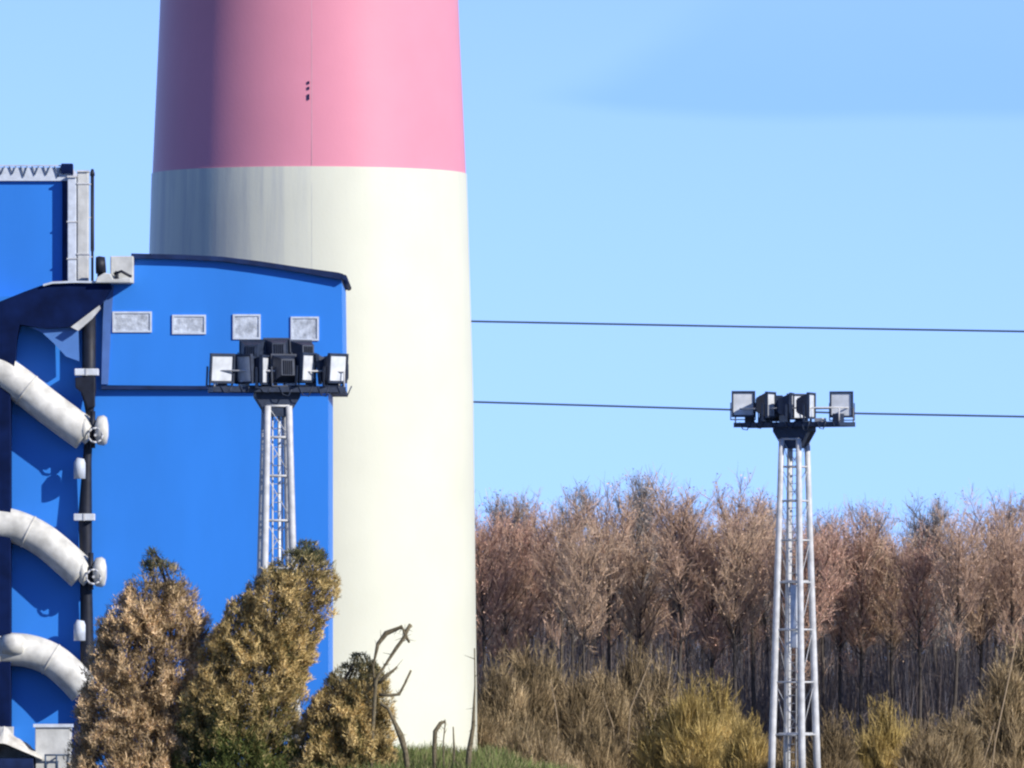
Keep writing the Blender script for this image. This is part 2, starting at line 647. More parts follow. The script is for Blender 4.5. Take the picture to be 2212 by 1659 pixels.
e = thing('vent_pole', (X(199.5, DL), DL - 0.1, Z(610, DL)), 'tall dark pole standing beside the light grey shaft', 'pole')
b = MB()
b.tube([P(199.5, 648, DL), P(199.5, 545, DL), P(199.5, 540, DL), P(199.5, 378, DL)], [S(3, DL), S(3, DL), S(4.3, DL), S(4.0, DL)], 12)
b.build('tube', 'black', e)
b = MB()
b.tube([P(199.5, 380, DL), P(199.5, 374, DL), P(199.5, 365, DL)], [S(5.5, DL), S(5.2, DL), S(2.5, DL)], 12)
b.build('cap', 'black', e)
for yy in (398, 470, 555):
    b = MB()
    b.box(X(188, DL), X(200, DL), DL - 0.05, DL + 0.05, Z(yy + 1, DL), Z(yy - 1, DL))
    b.build('bracket', 'galv', e)

e = thing('roof_fan_unit', (X(245, DL), 374.8, Z(609, 374.3)), 'white ventilation unit with dark fan cowl on the canopy roof', 'ventilation unit')
DV = 375.0
b = MB()
b.box(X(238, DV), X(288, DV), DV, DV + 0.72, Z(612, DV), Z(553, DV))
b.build('housing', 'concrete', e, bevel=0.04)
b = MB()
b.tube([P(228, 572, DV - 0.1), P(215, 573, DV - 0.1), P(207, 573, DV - 0.1)], [S(17, DV), S(20, DV), S(18, DV)], 16)
b.tube([P(217, 590, DV), P(217, 613, DV)], S(7, DV), 10)
b.build('fan_cowl', 'black', e)
b = MB()
b.tube([P(246, 592, DV - 0.25), P(262, 586, DV - 0.25), P(284, 598, DV - 0.25)], S(3.2, DV), 8)
b.tube([P(252, 586, DV - 0.2), P(253, 612, DV - 0.2)], S(4, DV), 8)
b.build('pipework', 'black', e)
b = MB()
b.prism([(X(x, DV), Z(y, DV)) for x, y in ((206, 612), (210, 600), (226, 590), (240, 592), (246, 604), (284, 600), (284, 612))], DV - 0.4, DV + 0.02)
b.build('plinth', 'concrete', e, bevel=0.04)

# ------------------------------------------------------------------ dark column, riser, ducts
e = thing('steel_column', (X(6, 374.6), 374.6, 0), 'thick dark navy steel column at the left end of the white ducts', 'column')
b = MB()
b.box(X(-14, 374.6), X(22, 374.6), 374.95, 375.9, -0.1, Z(834, 374.6))
b.build('shaft', 'navy', e, bevel=0.03)
b = MB()
b.box(X(-18, 374.6), X(26, 374.6), 374.85, 375.95, Z(1600, 374.6), Z(1570, 374.6))
b.build('base_collar', 'concrete', e)

DR = 375.5
e = thing('riser_pipe', (X(190, DR), DR, 0), 'dark vertical riser pipe with white clamps joining the slanted ducts', 'pipe')
b = MB()
b.tube([P(192, 664, DR), P(192, 812, DR), P(190, 840, DR), P(193, 870, DR), P(194, 900, DR), P(188, 1000, DR), P(184, 1110, DR), P(186, 1250, DR), P(188, 1400, DR), (X(188, DR), DR, -0.1)],
       [S(15, DR), S(15, DR), S(18, DR), S(12, DR), S(8, DR), S(10, DR), S(15, DR), S(13, DR), S(15, DR), S(14, DR)], 14)
b.build('pipe', 'black', e)
b = MB()
b.prism([(X(x, DR), Z(y, DR)) for x, y in ((163, 816), (206, 812), (206, 880), (190, 882), (178, 850), (164, 838))], DR - 0.45, DR - 0.1)
b.build('junction_box', 'black', e, bevel=0.03)
for yy, xa, xb in ((804, 162, 214), (1117, 160, 206)):
    b = MB()
    b.box(X(xa, DR), X(xb, DR), DR - 0.5, DR + 0.1, Z(yy + 8, DR), Z(yy - 7, DR))
    b.build('clamp', 'lens', e, bevel=0.03)
    b = MB()
    xm = (xa + xb) / 2
    b.box(X(xm - 2, DR), X(xm + 2, DR), DR - 0.53, DR - 0.4, Z(yy + 8, DR), Z(yy - 7, DR))
    b.build('clamp_bolt', 'galv', e)
for yy in (1012, 1362):
    b = MB()
    b.tube([P(172, yy + 22, DR - 0.3), P(172, yy - 12, DR - 0.3), P(174, yy - 22, DR - 0.3)], [S(13, DR), S(13, DR), S(8, DR)], 12)
    b.build('pipe_stub', 'frame', e)


def valve(x, y, lab):
    """ball valve with side flange and bonnet"""
    e = thing('valve', (X(x, DR), DR - 0.3, Z(y, DR)), lab, 'valve', None)
    D = DR - 0.35
    b = MB()
    b.tube([P(x - 26, y, D), P(x - 16, y, D), P(x - 6, y, D)], [S(20, D), S(30, D), S(20, D)], 14)
    b.build('flange', 'duct', e)
    b = MB()
    b.tube([P(x + 4, y, D), P(x + 11, y, D), P(x + 24, y, D), P(x + 31, y, D), P(x + 34, y, D)], [S(18, D), S(31, D), S(33, D), S(28, D), S(14, D)], 16)
    b.build('body', 'duct', e)
    b = MB()
    b.tube([P(x - 7, y, D - 0.1), P(x + 5, y, D - 0.1)], S(15, D), 10)
    b.tube([P(x, y + 38, D - 0.2), P(x, y - 42, D - 0.2)], S(6, D), 8)
    b.build('stem', 'black', e)
    b = MB()
    for k in range(9):
        a = 2 * math.pi * k / 9
        b.tube([P(x + 6 + 16 * math.cos(a), y + 10 + 16 * math.sin(a), D - 0.5), P(x + 6 + 16 * math.cos(a + 0.7), y + 10 + 16 * math.sin(a + 0.7), D - 0.5)], S(2.2, D), 6)
    b.tube([P(x + 6, y + 10, D - 0.55), P(x + 6, y + 10, D)], S(3, D), 8)
    b.build('handwheel', 'galv', e)


valve(200, 930, 'white valve with handwheel where the uppermost duct meets the riser')
valve(196, 1236, 'white valve with handwheel where the middle duct meets the riser')

DD = 375.35


def duct(pts, r, lab, cap=None):
    e = thing('flue_duct', (X(20, DD), DD, Z(pts[0][1], DD)), lab, 'duct', 'slanting white ducts')
    ctl = [P(x, y, DD) for x, y in pts]
    # smooth the path
    path = []
    for i in range(len(ctl) - 1):
        p0, p1, p2, p3 = ctl[max(i - 1, 0)], ctl[i], ctl[i + 1], ctl[min(i + 2, len(ctl) - 1)]
        for k in range(8):
            t = k / 8
            path.append(0.5 * ((2 * p1) + (p2 - p0) * t + (2 * p0 - 5 * p1 + 4 * p2 - p3) * t * t + (3 * p1 - p0 - 3 * p2 + p3) * t ** 3))
    path.append(ctl[-1])
    b = MB()
    b.tube(path, S(r, DD), 28)
    b.build('tube', 'duct', e)
    for t in (0.22, 0.62):
        i = int(t * (len(path) - 1))
        d = (path[i + 1] - path[i]).normalized()
        b = MB()
        b.tube([path[i] - d * 0.035, path[i] + d * 0.035], S(r, DD) + 0.018, 28)
        b.build('joint_band', 'duct', e)
    if cap:
        c = P(cap[0], cap[1], DD - 0.5)
        b = MB()
        b.tube([c + Vector((-S(22, DD), 0, 0)), c, c + Vector((S(20, DD), 0, 0)), c + Vector((S(26, DD), 0, 0))], [S(20, DD), S(24, DD), S(21, DD), S(10, DD)], 16)
        b.build('end_cap', 'duct', e)
    return e


duct([(-70, 795), (-10, 800), (30, 822), (110, 884), (186, 940)], 37, 'uppermost slanting white duct running down to the dark riser', None)
duct([(-70, 1128), (-10, 1130), (40, 1140), (100, 1172), (178, 1240)], 36, 'middle slanting white duct with a bend, above the capped duct', None)
duct([(-70, 1402), (0, 1402), (60, 1406), (110, 1424), (150, 1456), (182, 1490)], 36, 'lowest slanting white duct with round end cap and bend', (28, 1392))

# ------------------------------------------------------------------ white box and tarpaulin heap at the foot
DT = 366.0
e = thing('equipment_cabinet', (X(110, DT), DT, 0), 'low pale box cabinet with seams at the foot of the ducts', 'cabinet')
b = MB()
b.box(X(76, DT), X(152, DT), DT, DT + 1.4, -0.1, Z(1570, DT))
b.build('body', 'concrete', e, bevel=0.03)
b = MB()
b.box(X(72, DT), X(155, DT), DT - 0.08, DT + 1.5, Z(1571, DT), Z(1564, DT))
b.build('lid', 'frame', e)
b = MB()
for xx in (98, 122, 146):
    b.tube([P(xx, 1662, DT - 0.3), P(xx, 1630, DT - 0.3)], S(2, DT), 6)
b.tube([P(96, 1631, DT - 0.3), P(148, 1631, DT - 0.3)], S(2, DT), 6)
b.tube([P(122, 1636, DT - 0.3), P(122, 1636, DT + 0.1)], S(2, DT), 6)
b.build('guard_rail', 'cable', e)
e = thing('covered_heap', (X(20, DT), DT, 0), 'lumpy heap under a pale tarpaulin on a dark blue plinth', 'heap')
b = MB()
vs, fs = [], []
nu, nv = 26, 12
for i in range(nu):
    for j in range(nv):
        u, v = i / (nu - 1), j / (nv - 1)
        x = -70 + 165 * u
        prof = min(1.0, (1 - u) * 2.0) * min(1, u * 5 + 0.2)
        hh = prof * math.sin(math.pi * (0.08 + 0.92 * v)) ** 0.5
        hh += 0.16 * mnoise.noise((u * 7, v * 5, 1.0)) * (1 if 0.05 < v < 0.95 else 0)
        p = P(x, 1638, DT)
        vs.append((p.x, DT - 0.8 + 2.2 * v, Z(1641, DT) + max(0, hh) * 1.15))
for i in range(nu - 1):
    for j in range(nv - 1):
        fs.append((i * nv + j, (i + 1) * nv + j, (i + 1) * nv + j + 1, i * nv + j + 1))
b.add(vs, fs, False)
b.build('tarpaulin', 'tarp', e)
b = MB()
b.box(X(-75, DT), X(74, DT), DT - 1.0, DT + 1.5, -0.1, Z(1638, DT))
b.build('plinth', 'roof', e)

# ------------------------------------------------------------------ floodlight masts
HEAD = 13.7


def make_mast():
    e = thing('floodlight_mast', (0, 0, 0), '', 'floodlight mast', 'floodlight masts')
    ht, hb = 0.36, 0.66
    zt = HEAD - 0.55

    def leg_at(sx, sy, z):
        t = z / zt
        h = hb + (ht - hb) * t
        return Vector((sx * h, sy * h, z))
    for sx in (-1, 1):
        for sy in (-1, 1):
            b = MB()
            n = 8
            b.tube([leg_at(sx, sy, -0.2 + (zt + 0.2) * i / n) for i in range(n + 1)], [0.15 - 0.035 * i / n for i in range(n + 1)], 8)
            b.build('leg', 'galv', e)
    levels = [1.9, 3.9, 5.9, 7.7, 9.3, 10.8, 12.1, zt]
    for li, z in enumerate(levels):
        b = MB()
        c = [leg_at(-1, -1, z), leg_at(1, -1, z), leg_at(1, 1, z), leg_at(-1, 1, z)]
        for i in range(4):
            b.tube([c[i], c[(i + 1) % 4]], 0.04, 6)
        b.build('horizontal_brace', 'galv', e)
    for z0, z1 in zip(levels[:-1], levels[1:]):
        b = MB()
        a = [leg_at(-1, -1, z0), leg_at(1, -1, z0), leg_at(1, 1, z0), leg_at(-1, 1, z0)]
        c = [leg_at(-1, -1, z1), leg_at(1, -1, z1), leg_at(1, 1, z1), leg_at(-1, 1, z1)]
        for i in range(4):
            if i % 2:
                b.tube([a[i], c[(i + 1) % 4]], 0.014, 5)
            else:
                b.tube([a[(i + 1) % 4], c[i]], 0.014, 5)
        b.build('diagonal_brace', 'galv', e)
    # ladder inside
    b = MB()
    for sx in (-0.17, 0.17):
        b.tube([(sx, -0.2, 0.0), (sx * 0.95, -0.12, zt)], 0.03, 6)
    for i in range(41):
        z = 0.3 + i * 0.31
        b.tube([(-0.17, -0.2 + 0.08 * z / zt, z), (0.17, -0.2 + 0.08 * z / zt, z)], 0.014, 5)
    b.build('ladder', 'galv', e)
    # cable duct and junction cabinet
    b = MB()
    b.tube([(0.12, 0.2, 0.0), (0.10, 0.16, zt)], 0.055, 8)
    b.build('cable_duct', 'lens', e)
    b = MB()
    b.box(-0.02, 0.26, -0.32, -0.16, 5.2, 7.6)
    b.build('control_cabinet', 'lens', e, bevel=0.02)
    for z in (1.9, 7.7):
        b = MB()
        h = leg_at(1, 1, z).x - 0.06
        b.box(-h, h, -h * 0.4, h, z + 0.03, z + 0.08)
        b.build('rest_platform', 'galv', e)
    # funnel shaped collar under the head
    b = MB()
    b.prism([(-0.34, zt - 0.35), (0.34, zt - 0.35), (0.75, zt + 0.3), (0.75, zt + 0.55), (-0.75, zt + 0.55), (-0.75, zt + 0.3)], -0.34, 0.34)
    b.build('collar', 'housing', e)
    # head platform: long frame with cross beams
    z = HEAD
    b = MB()
    for yy in (-0.62, 0.62):
        b.box(-2.25, 2.25, yy - 0.06, yy + 0.06, z - 0.09, z + 0.09)
    for k, xx in enumerate((-2.2, -1.1, 0, 1.1, 2.2)):
        b.box(xx - 0.05, xx + 0.05, -0.56, 0.56, z - 0.075, z + 0.075)
    b.build('head_frame', 'housing', e)
    b = MB()
    b.box(-1.2, 1.2, -0.5, 0.5, z - 0.03, z + 0.02)
    b.build('deck', 'housing', e)
    b = MB()
    for yy in (-0.62, 0.62):
        b.tube([(-2.2, yy, z + 0.62), (2.2, yy, z + 0.62)], 0.03, 6)
    for xx in (-2.2, 2.2):
        b.tube([(xx, -0.62, z + 0.62), (xx, 0.62, z + 0.62)], 0.03, 6)
        for yy in (-0.62, 0.62):
            b.tube([(xx, yy, z), (xx, yy, z + 0.62)], 0.03, 6)
    b.build('guard_rail', 'galv', e)
    return e


def floodlight_mesh():
    hs = MB()
    # tapered housing, opens toward -y
    w, h, d = 0.42, 0.46, 0.46
    fr = [(-w, -0.0, -h), (w, -0.0, -h), (w, -0.0, h), (-w, -0.0, h)]
    bk = [(-w * 0.55, d, -h * 0.6), (w * 0.55, d, -h * 0.6), (w * 0.55, d, h * 0.6), (-w * 0.55, d, h * 0.6)]
    hs.add(fr + bk, [(0, 1, 2, 3), (7, 6, 5, 4), (0, 4, 5, 1), (1, 5, 6, 2), (2, 6, 7, 3), (3, 7, 4, 0)])
    # rim
    for q in ((-w - 0.03, w + 0.03, h - 0.03, h + 0.04), (-w - 0.03, w + 0.03, -h - 0.04, -h + 0.03), (-w - 0.03, -w + 0.03, -h + 0.03, h - 0.03), (w - 0.03, w + 0.03, -h + 0.03, h - 0.03)):
        hs.box(q[0], q[1], -0.09, 0.02, q[2], q[3])
    for k in range(5):
        hs.box(-0.15 + k * 0.07, -0.13 + k * 0.07, d - 0.02, d + 0.06, -h * 0.5, h * 0.5)
    ln = MB()
    ln.box(-w + 0.04, w - 0.04, -0.035, -0.008, -h + 0.04, h - 0.04)
    br = MB()
    br.box(-w - 0.07, -w - 0.035, 0.08, 0.16, -h - 0.12, 0.05)
    br.box(w + 0.035, w + 0.07, 0.08, 0.16, -h - 0.12, 0.05)
    br.box(-w - 0.07, w + 0.07, 0.08, 0.16, -h - 0.16, -h - 0.12)
    return hs, ln, br


mast = make_mast()
hs, ln, br = floodlight_mesh()
proto = hs.build('floodlight', 'housing')
pl = ln.build('lens', 'lens')
pl.parent = proto
pb = br.build('bracket', 'housing')
pb.parent = proto


def add_lights(root, spots):
    global proto
    for i, (x, y, z, rz, rx) in enumerate(spots):
        if proto is not None:
            f = proto
            proto = None
        else:
            f = copy_tree(SRC)
        f.parent = root
        f.matrix_parent_inverse = Matrix()
        f.location = (x, y, HEAD + 0.70 + z)
        f.rotation_euler = (R(rx), 0, R(rz))


SRC = proto
mast2 = copy_tree(mast)
# mast before the blue wall
mast.location = (X(598, 350), 350, 0)
mast.rotation_euler = (0, 0, R(9))
mast['label'] = 'floodlight mast with bulky dark lamp head standing against the blue building'
mast2.location = (X(1716, 396), 396, 0)
mast2.rotation_euler = (0, 0, R(-28))
mast2['label'] = 'slender pale lattice floodlight mast standing alone before the bare woods'
add_lights(mast, [(-1.95, -0.6, 0, 18, 6), (-1.15, -0.55, -0.02, -60, 4), (-0.50, -0.62, -0.05, 62, 0), (0.18, -0.45, 0.0, 190, 5), (0.95, -0.6, 0.04, 50, 3),
                  (1.45, -0.1, 0, -100, 5), (1.95, -0.62, 0.02, 38, 4), (-1.5, 0.6, 0.02, 170, 0), (-0.4, 0.62, 0.05, 150, 0), (0.7, 0.62, 0.05, 200, 0), (2.0, 0.6, -0.05, 230, 0),
                  (-0.8, 0.2, 0.5, 165, 4), (0.02, 0.15, 0.56, 182, 6), (0.85, 0.2, 0.5, 205, 4)])
add_lights(mast2, [(-1.9, -0.55, 0.1, 30, 4), (-0.75, -0.6, 0.05, 95, 0), (0.1, -0.5, 0.0, 110, 0), (-0.2, 0.6, 0.0, 60, 0), (0.95, -0.55, 0.0, 100, 0), (1.95, 0.1, 0.05, 20, 2), (-1.3, 0.6, -0.05, 200, 0)])
# raised second tier on the first head: rail and posts
b = MB()
b.box(-1.25, 1.25, 0.22, 0.34, HEAD + 0.72, HEAD + 0.82)
for x in (-1.15, 0.0, 1.15):
    b.box(x - 0.05, x + 0.05, 0.23, 0.33, HEAD, HEAD + 0.73)
ho = b.build('upper_rail', 'housing')
ho.parent = mast
for rt, seed in ((mast, 1), (mast2, 2)):
    rs = random.Random(seed)
    for k in range(6):
        x = -1.9 + k * 0.76
        b = MB()
        b.box(x - 0.16, x + 0.16, -0.3 + rs.uniform(-0.2, 0.2), 0.1, HEAD + 0.02, HEAD + rs.uniform(0.2, 0.45))
        q = b.build('ballast_box', rs.choice(('housing', 'galv', 'housing')))
        q.parent = rt
    for k in range(7):
        x = -2.0 + k * 0.66
        b = MB()
        w_ = rs.uniform(0.25, 0.5)
        sag = rs.uniform(0.1, 0.28)
        b.tube([(x, -0.68, HEAD + 0.1), (x + w_ * 0.3, -0.7, HEAD - sag * 0.8), (x + w_ * 0.7, -0.7, HEAD - sag), (x + w_, -0.68, HEAD + 0.12)], 0.022, 6)
        q = b.build('cable_loop', 'housing')
        q.parent = rt

# ------------------------------------------------------------------ overhead cables
DW = 408.0
for lab, pts in (('upper thin dark cable strung level across the open sky', ((640, 688), (1018, 694), (1600, 705.5), (2212, 716), (3400, 730))),
                 ('lower thin dark cable passing behind the lone floodlight head', ((640, 860), (1018, 868), (1580, 885), (1850, 893), (2212, 900), (3400, 915)))):
    b = MB()
    b.tube([P(x, y, DW) for x, y in pts], 0.04, 6)
    tag(b.build('overhead_cable', 'cable'), lab, 'cable', 'overhead cables')


# ------------------------------------------------------------------ vegetation
def unit(v):
    return v / (np.linalg.norm(v, axis=-1, keepdims=True) + 1e-9)


def tree_proto(seed, h, w, tints, crown_lo=0.28, dens=1.0, leaf=0.3):
    rng = np.random.default_rng(seed)
    e = thing('bare_tree', (0, 0, 0), '', 'tree', 'bare trees of the wood')
    b = MB()
    lean = rng.normal(size=2) * 0.03
    tp = [Vector((lean[0] * h * t + 0.12 * math.sin(5 * t + seed), lean[1] * h * t + 0.1 * math.cos(4 * t + seed), h * 0.93 * t)) for t in np.linspace(0, 1, 9)]
    tp[0].z = -0.2
    r0 = 0.085 + 0.004 * h
    b.tube(tp, [r0 * (1 - 0.9 * t) + 0.008 for t in np.linspace(0, 1, 9)], 7)

    def trunk_at(t):
        f = t * 8
        i = min(int(f), 7)
        return tp[i].lerp(tp[i + 1], f - i)
    bs, tps, ws, cs = [], [], [], []
    nl = int(30 * dens)
    for k in range(nl):
        t = crown_lo + (0.97 - crown_lo) * (k + rng.random()) / nl - (rng.uniform(0.05, 0.3) if rng.random() < 0.16 else 0)
        az_ = k * 2.4 + rng.normal() * 0.4
        prof = math.sin(math.pi * min(1, max(0.05, (t - crown_lo * 0.7) / (1.12 - crown_lo * 0.7)))) ** 0.7
        L = w * (0.35 + 0.75 * prof) * rng.uniform(0.75, 1.2)
        up_ = rng.uniform(0.75, 1.5)
        dirv = Vector((math.cos(az_), math.sin(az_), up_)).normalized()
        p0 = trunk_at(t)
        lp = [p0]
        for q in range(1, 6):
            dv = (dirv + Vector((0, 0, 0.12 * q)) + Vector(rng.normal(size=3) * 0.12)).normalized()
            lp.append(lp[-1] + dv * L / 5)
        b.tube(lp, [0.035 * (1 - 0.16 * q) for q in range(6)], 4, cap=False)
        for q in range(int(11 * dens)):
            tt = rng.uniform(0.15, 1.0) * 5
            i = min(int(tt), 4)
            q0 = np.array(lp[i].lerp(lp[i + 1], tt - i))
            sdir = unit(np.array(dirv) * 0.5 + rng.normal(size=3) * 0.5 + np.array([0, 0, 0.75]))
            sl = rng.uniform(0.5, 1.25)
            q1 = q0 + sdir * sl
            bs.append(q0)
            tps.append(q1)
            ws.append(0.03)
            nt = 11
            tw0 = q0[None] + (q1 - q0)[None] * rng.uniform(0.1, 1.0, (nt, 1))
            td = unit(sdir[None] * 0.6 + rng.normal(size=(nt, 3)) * 0.42 + np.array([0, 0, 0.35]))
            tw1 = tw0 + td * rng.uniform(0.25, 0.75, (nt, 1))
            bs += list(tw0)
            tps += list(tw1)
            ws += list(rng.uniform(0.012, 0.026, nt))
            nlf = rng.poisson(leaf * 6)
            for _ in range(nlf):
                j = rng.integers(nt)
                pl0 = tw1[j] + rng.normal(size=3) * 0.03
                bs.append(pl0)
                tps.append(pl0 + unit(rng.normal(size=3)) * 0.09)
                ws.append(0.07)
    # a few leading shoots break the outline
    for k in range(26):
        p0 = np.array(trunk_at(rng.uniform(0.9, 1.0)))
        d0 = unit(np.array([rng.normal() * 0.25, rng.normal() * 0.25, 1.0]))
        p1 = p0 + d0 * rng.uniform(0.4, 1.1)
        bs.append(p0)
        tps.append(p1)
        ws.append(0.03)
        for _ in range(6):
            s0 = p0 + (p1 - p0) * rng.uniform(0.3, 1)
            bs.append(s0)
            tps.append(s0 + unit(d0 + rng.normal(size=3) * 0.5) * rng.uniform(0.12, 0.3))
            ws.append(0.03)
    bs, tps, ws = np.array(bs), np.array(tps), np.array(ws)
    tr = b.build('trunk', 'bark')
    tr.parent = e
    ci = rng.integers(len(tints), size=len(bs))
    c = np.array(tints)[ci] * rng.uniform(0.85, 1.5, (len(bs), 1))
    ribbons('crown', bs, tps, ws, c, 'twig', e, 0.4, seed)
    return e


BROWN = [(0.44, 0.30, 0.22), (0.36, 0.255, 0.20), (0.50, 0.35, 0.26)]
ROSE = [(0.47, 0.28, 0.22), (0.44, 0.30, 0.23), (0.50, 0.33, 0.25)]
GREY = [(0.25, 0.23, 0.22), (0.20, 0.20, 0.20), (0.30, 0.26, 0.23)]
TAN = [(0.52, 0.37, 0.26), (0.44, 0.32, 0.23), (0.38, 0.28, 0.21)]
protos = [
    (tree_proto(11, 12.2, 2.18, BROWN, 0.58), 'grey brown tree with fine upright twigs'),
    (tree_proto(12, 11.2, 2.30, ROSE, 0.55), 'tree with reddish brown twigs'),
    (tree_proto(13, 12.6, 1.6, GREY, 0.5), 'thin dark grey tree with a spiky top'),
    (tree_proto(14, 11.0, 2.42, TAN, 0.56), 'spreading pale tan tree'),
    (tree_proto(15, 13.0, 1.6, BROWN + GREY, 0.58), 'tall slender tree with sparse brown top'),
    (tree_proto(16, 10.4, 2.53, BROWN + ROSE, 0.5), 'low bushy tree of mixed brown and reddish twigs'),
]
random.seed(5)
used = [False] * len(protos)


def place_tree(i, x, y, s, rz, where='deep in the wood'):
    e, lab = protos[i]
    if used[i]:
        t = copy_tree(e)
    else:
        t = e
        used[i] = True
    t['label'] = 'bare ' + lab + ' ' + where
    t.location = (x, y, -0.05)
    t.scale = (s, s, s)
    t.rotation_euler = (0, 0, rz)
    return t


# front row follows the colours seen: picture x (2212 view) -> kind
front = [(1035, 1), (1085, 5), (1140, 1), (1215, 0), (1270, 3), (1330, 0), (1395, 3), (1460, 0), (1520, 5), (1580, 3), (1640, 0), (1705, 5), (1765, 1), (1820, 1), (1875, 5), (1930, 3), (1985, 1), (2045, 0), (2105, 3), (2165, 0), (2225, 5), (2290, 3)]
ORD = ['first', 'second', 'third', 'fourth', 'fifth', 'sixth', 'seventh', 'eighth', 'ninth', 'tenth', 'eleventh', 'twelfth']
for q, (x, k) in enumerate(front):
    D = 476 + random.uniform(-5, 5)
    wh = ', %s front tree from chimney' % ORD[q] if q < 11 else ', %s front tree beyond mast' % ORD[q - 11]
    place_tree(k, X(x + random.uniform(-8, 8), D), D, random.uniform(0.88, 1.0), random.uniform(0, 6.28), wh)
tops = {1060: 1075, 1130: 1080, 1220: 1060, 1330: 1035, 1400: 1075, 1500: 1085, 1610: 1075, 1680: 1085, 1780: 1110, 1880: 1090, 1950: 1130, 2030: 1085, 2140: 1105, 2205: 1070}
hs_ = [12.2, 11.2, 12.6, 11.0, 13.0, 10.4]
for x, y in tops.items():
    D = 492 + random.uniform(-5, 5)
    k = random.choice((2, 4, 2, 0))
    place_tree(k, X(x, D), D, (Z(y, D) + 0.05) / (hs_[k] * 1.02), random.uniform(0, 6.28))
for row in range(4):
    D0 = 502 + row * 10
    x = -22.0
    while x < 54:
        D = D0 + random.uniform(-4, 4)
        k = random.choice((0, 2, 4, 5, 2, 0))
        place_tree(k, x, D, random.uniform(0.78, 0.93) * 11.9 / hs_[k], random.uniform(0, 6.28))
        x += random.uniform(1.2, 2.2)
for x, k in ((-30, 0), (-25, 4), (-20, 1), (-15, 5), (-10.5, 2), (-7, 3), (-4, 0), (27, 0), (30, 1), (33.5, 4), (37, 3), (40, 5), (43, 0), (46, 3), (49, 1), (52, 0), (55, 5)):
    place_tree(k, x, 482 + random.uniform(-6, 6), random.uniform(0.88, 1.0), random.uniform(0, 6.28))

# dark stems of the undergrowth below the crowns: uncountable
rng = np.random.default_rng(77)
N = 82000
bx = np.stack([rng.uniform(-28, 58, N), rng.uniform(480, 545, N), np.zeros(N)], 1)
nzz = np.array([mnoise.noise((q[0] * 0.35, q[1] * 0.1, 4.0)) for q in bx])
hh = rng.uniform(2.0, 6.6, N) + 2.4 * nzz + 0.03 * (bx[:, 1] - 480)
hh = np.maximum(hh, 1.0)
lean = rng.normal(0, 0.11, (N, 2)) * hh[:, None]
tx = bx + np.stack([lean[:, 0], lean[:, 1], hh], 1)
ti = rng.integers(N, size=90000)
fr_ = rng.uniform(0.35, 1.0, (90000, 1))
t0 = bx[ti] + (tx[ti] - bx[ti]) * fr_
t1 = t0 + unit(rng.normal(size=(90000, 3)) * 0.55 + np.array([0, 0, 0.8])) * rng.uniform(0.3, 0.9, (90000, 1))
ct = np.array([(0.13, 0.125, 0.145), (0.10, 0.10, 0.125), (0.19, 0.155, 0.145)])[rng.integers(3, size=N)] * rng.uniform(0.7, 1.2, (N, 1))
wv = rng.uniform(0.012, 0.045, N)
o = ribbons('undergrowth', np.concatenate([bx, t0]), np.concatenate([tx, t1]), np.concatenate([wv, rng.uniform(0.012, 0.026, 90000)]), np.concatenate([ct, ct[ti] * 1.15]), 'twig', None, 0.4, 9)
tag(o, 'dark thicket of thin stems filling the shade below the bare trees', 'undergrowth', None, 'stuff')


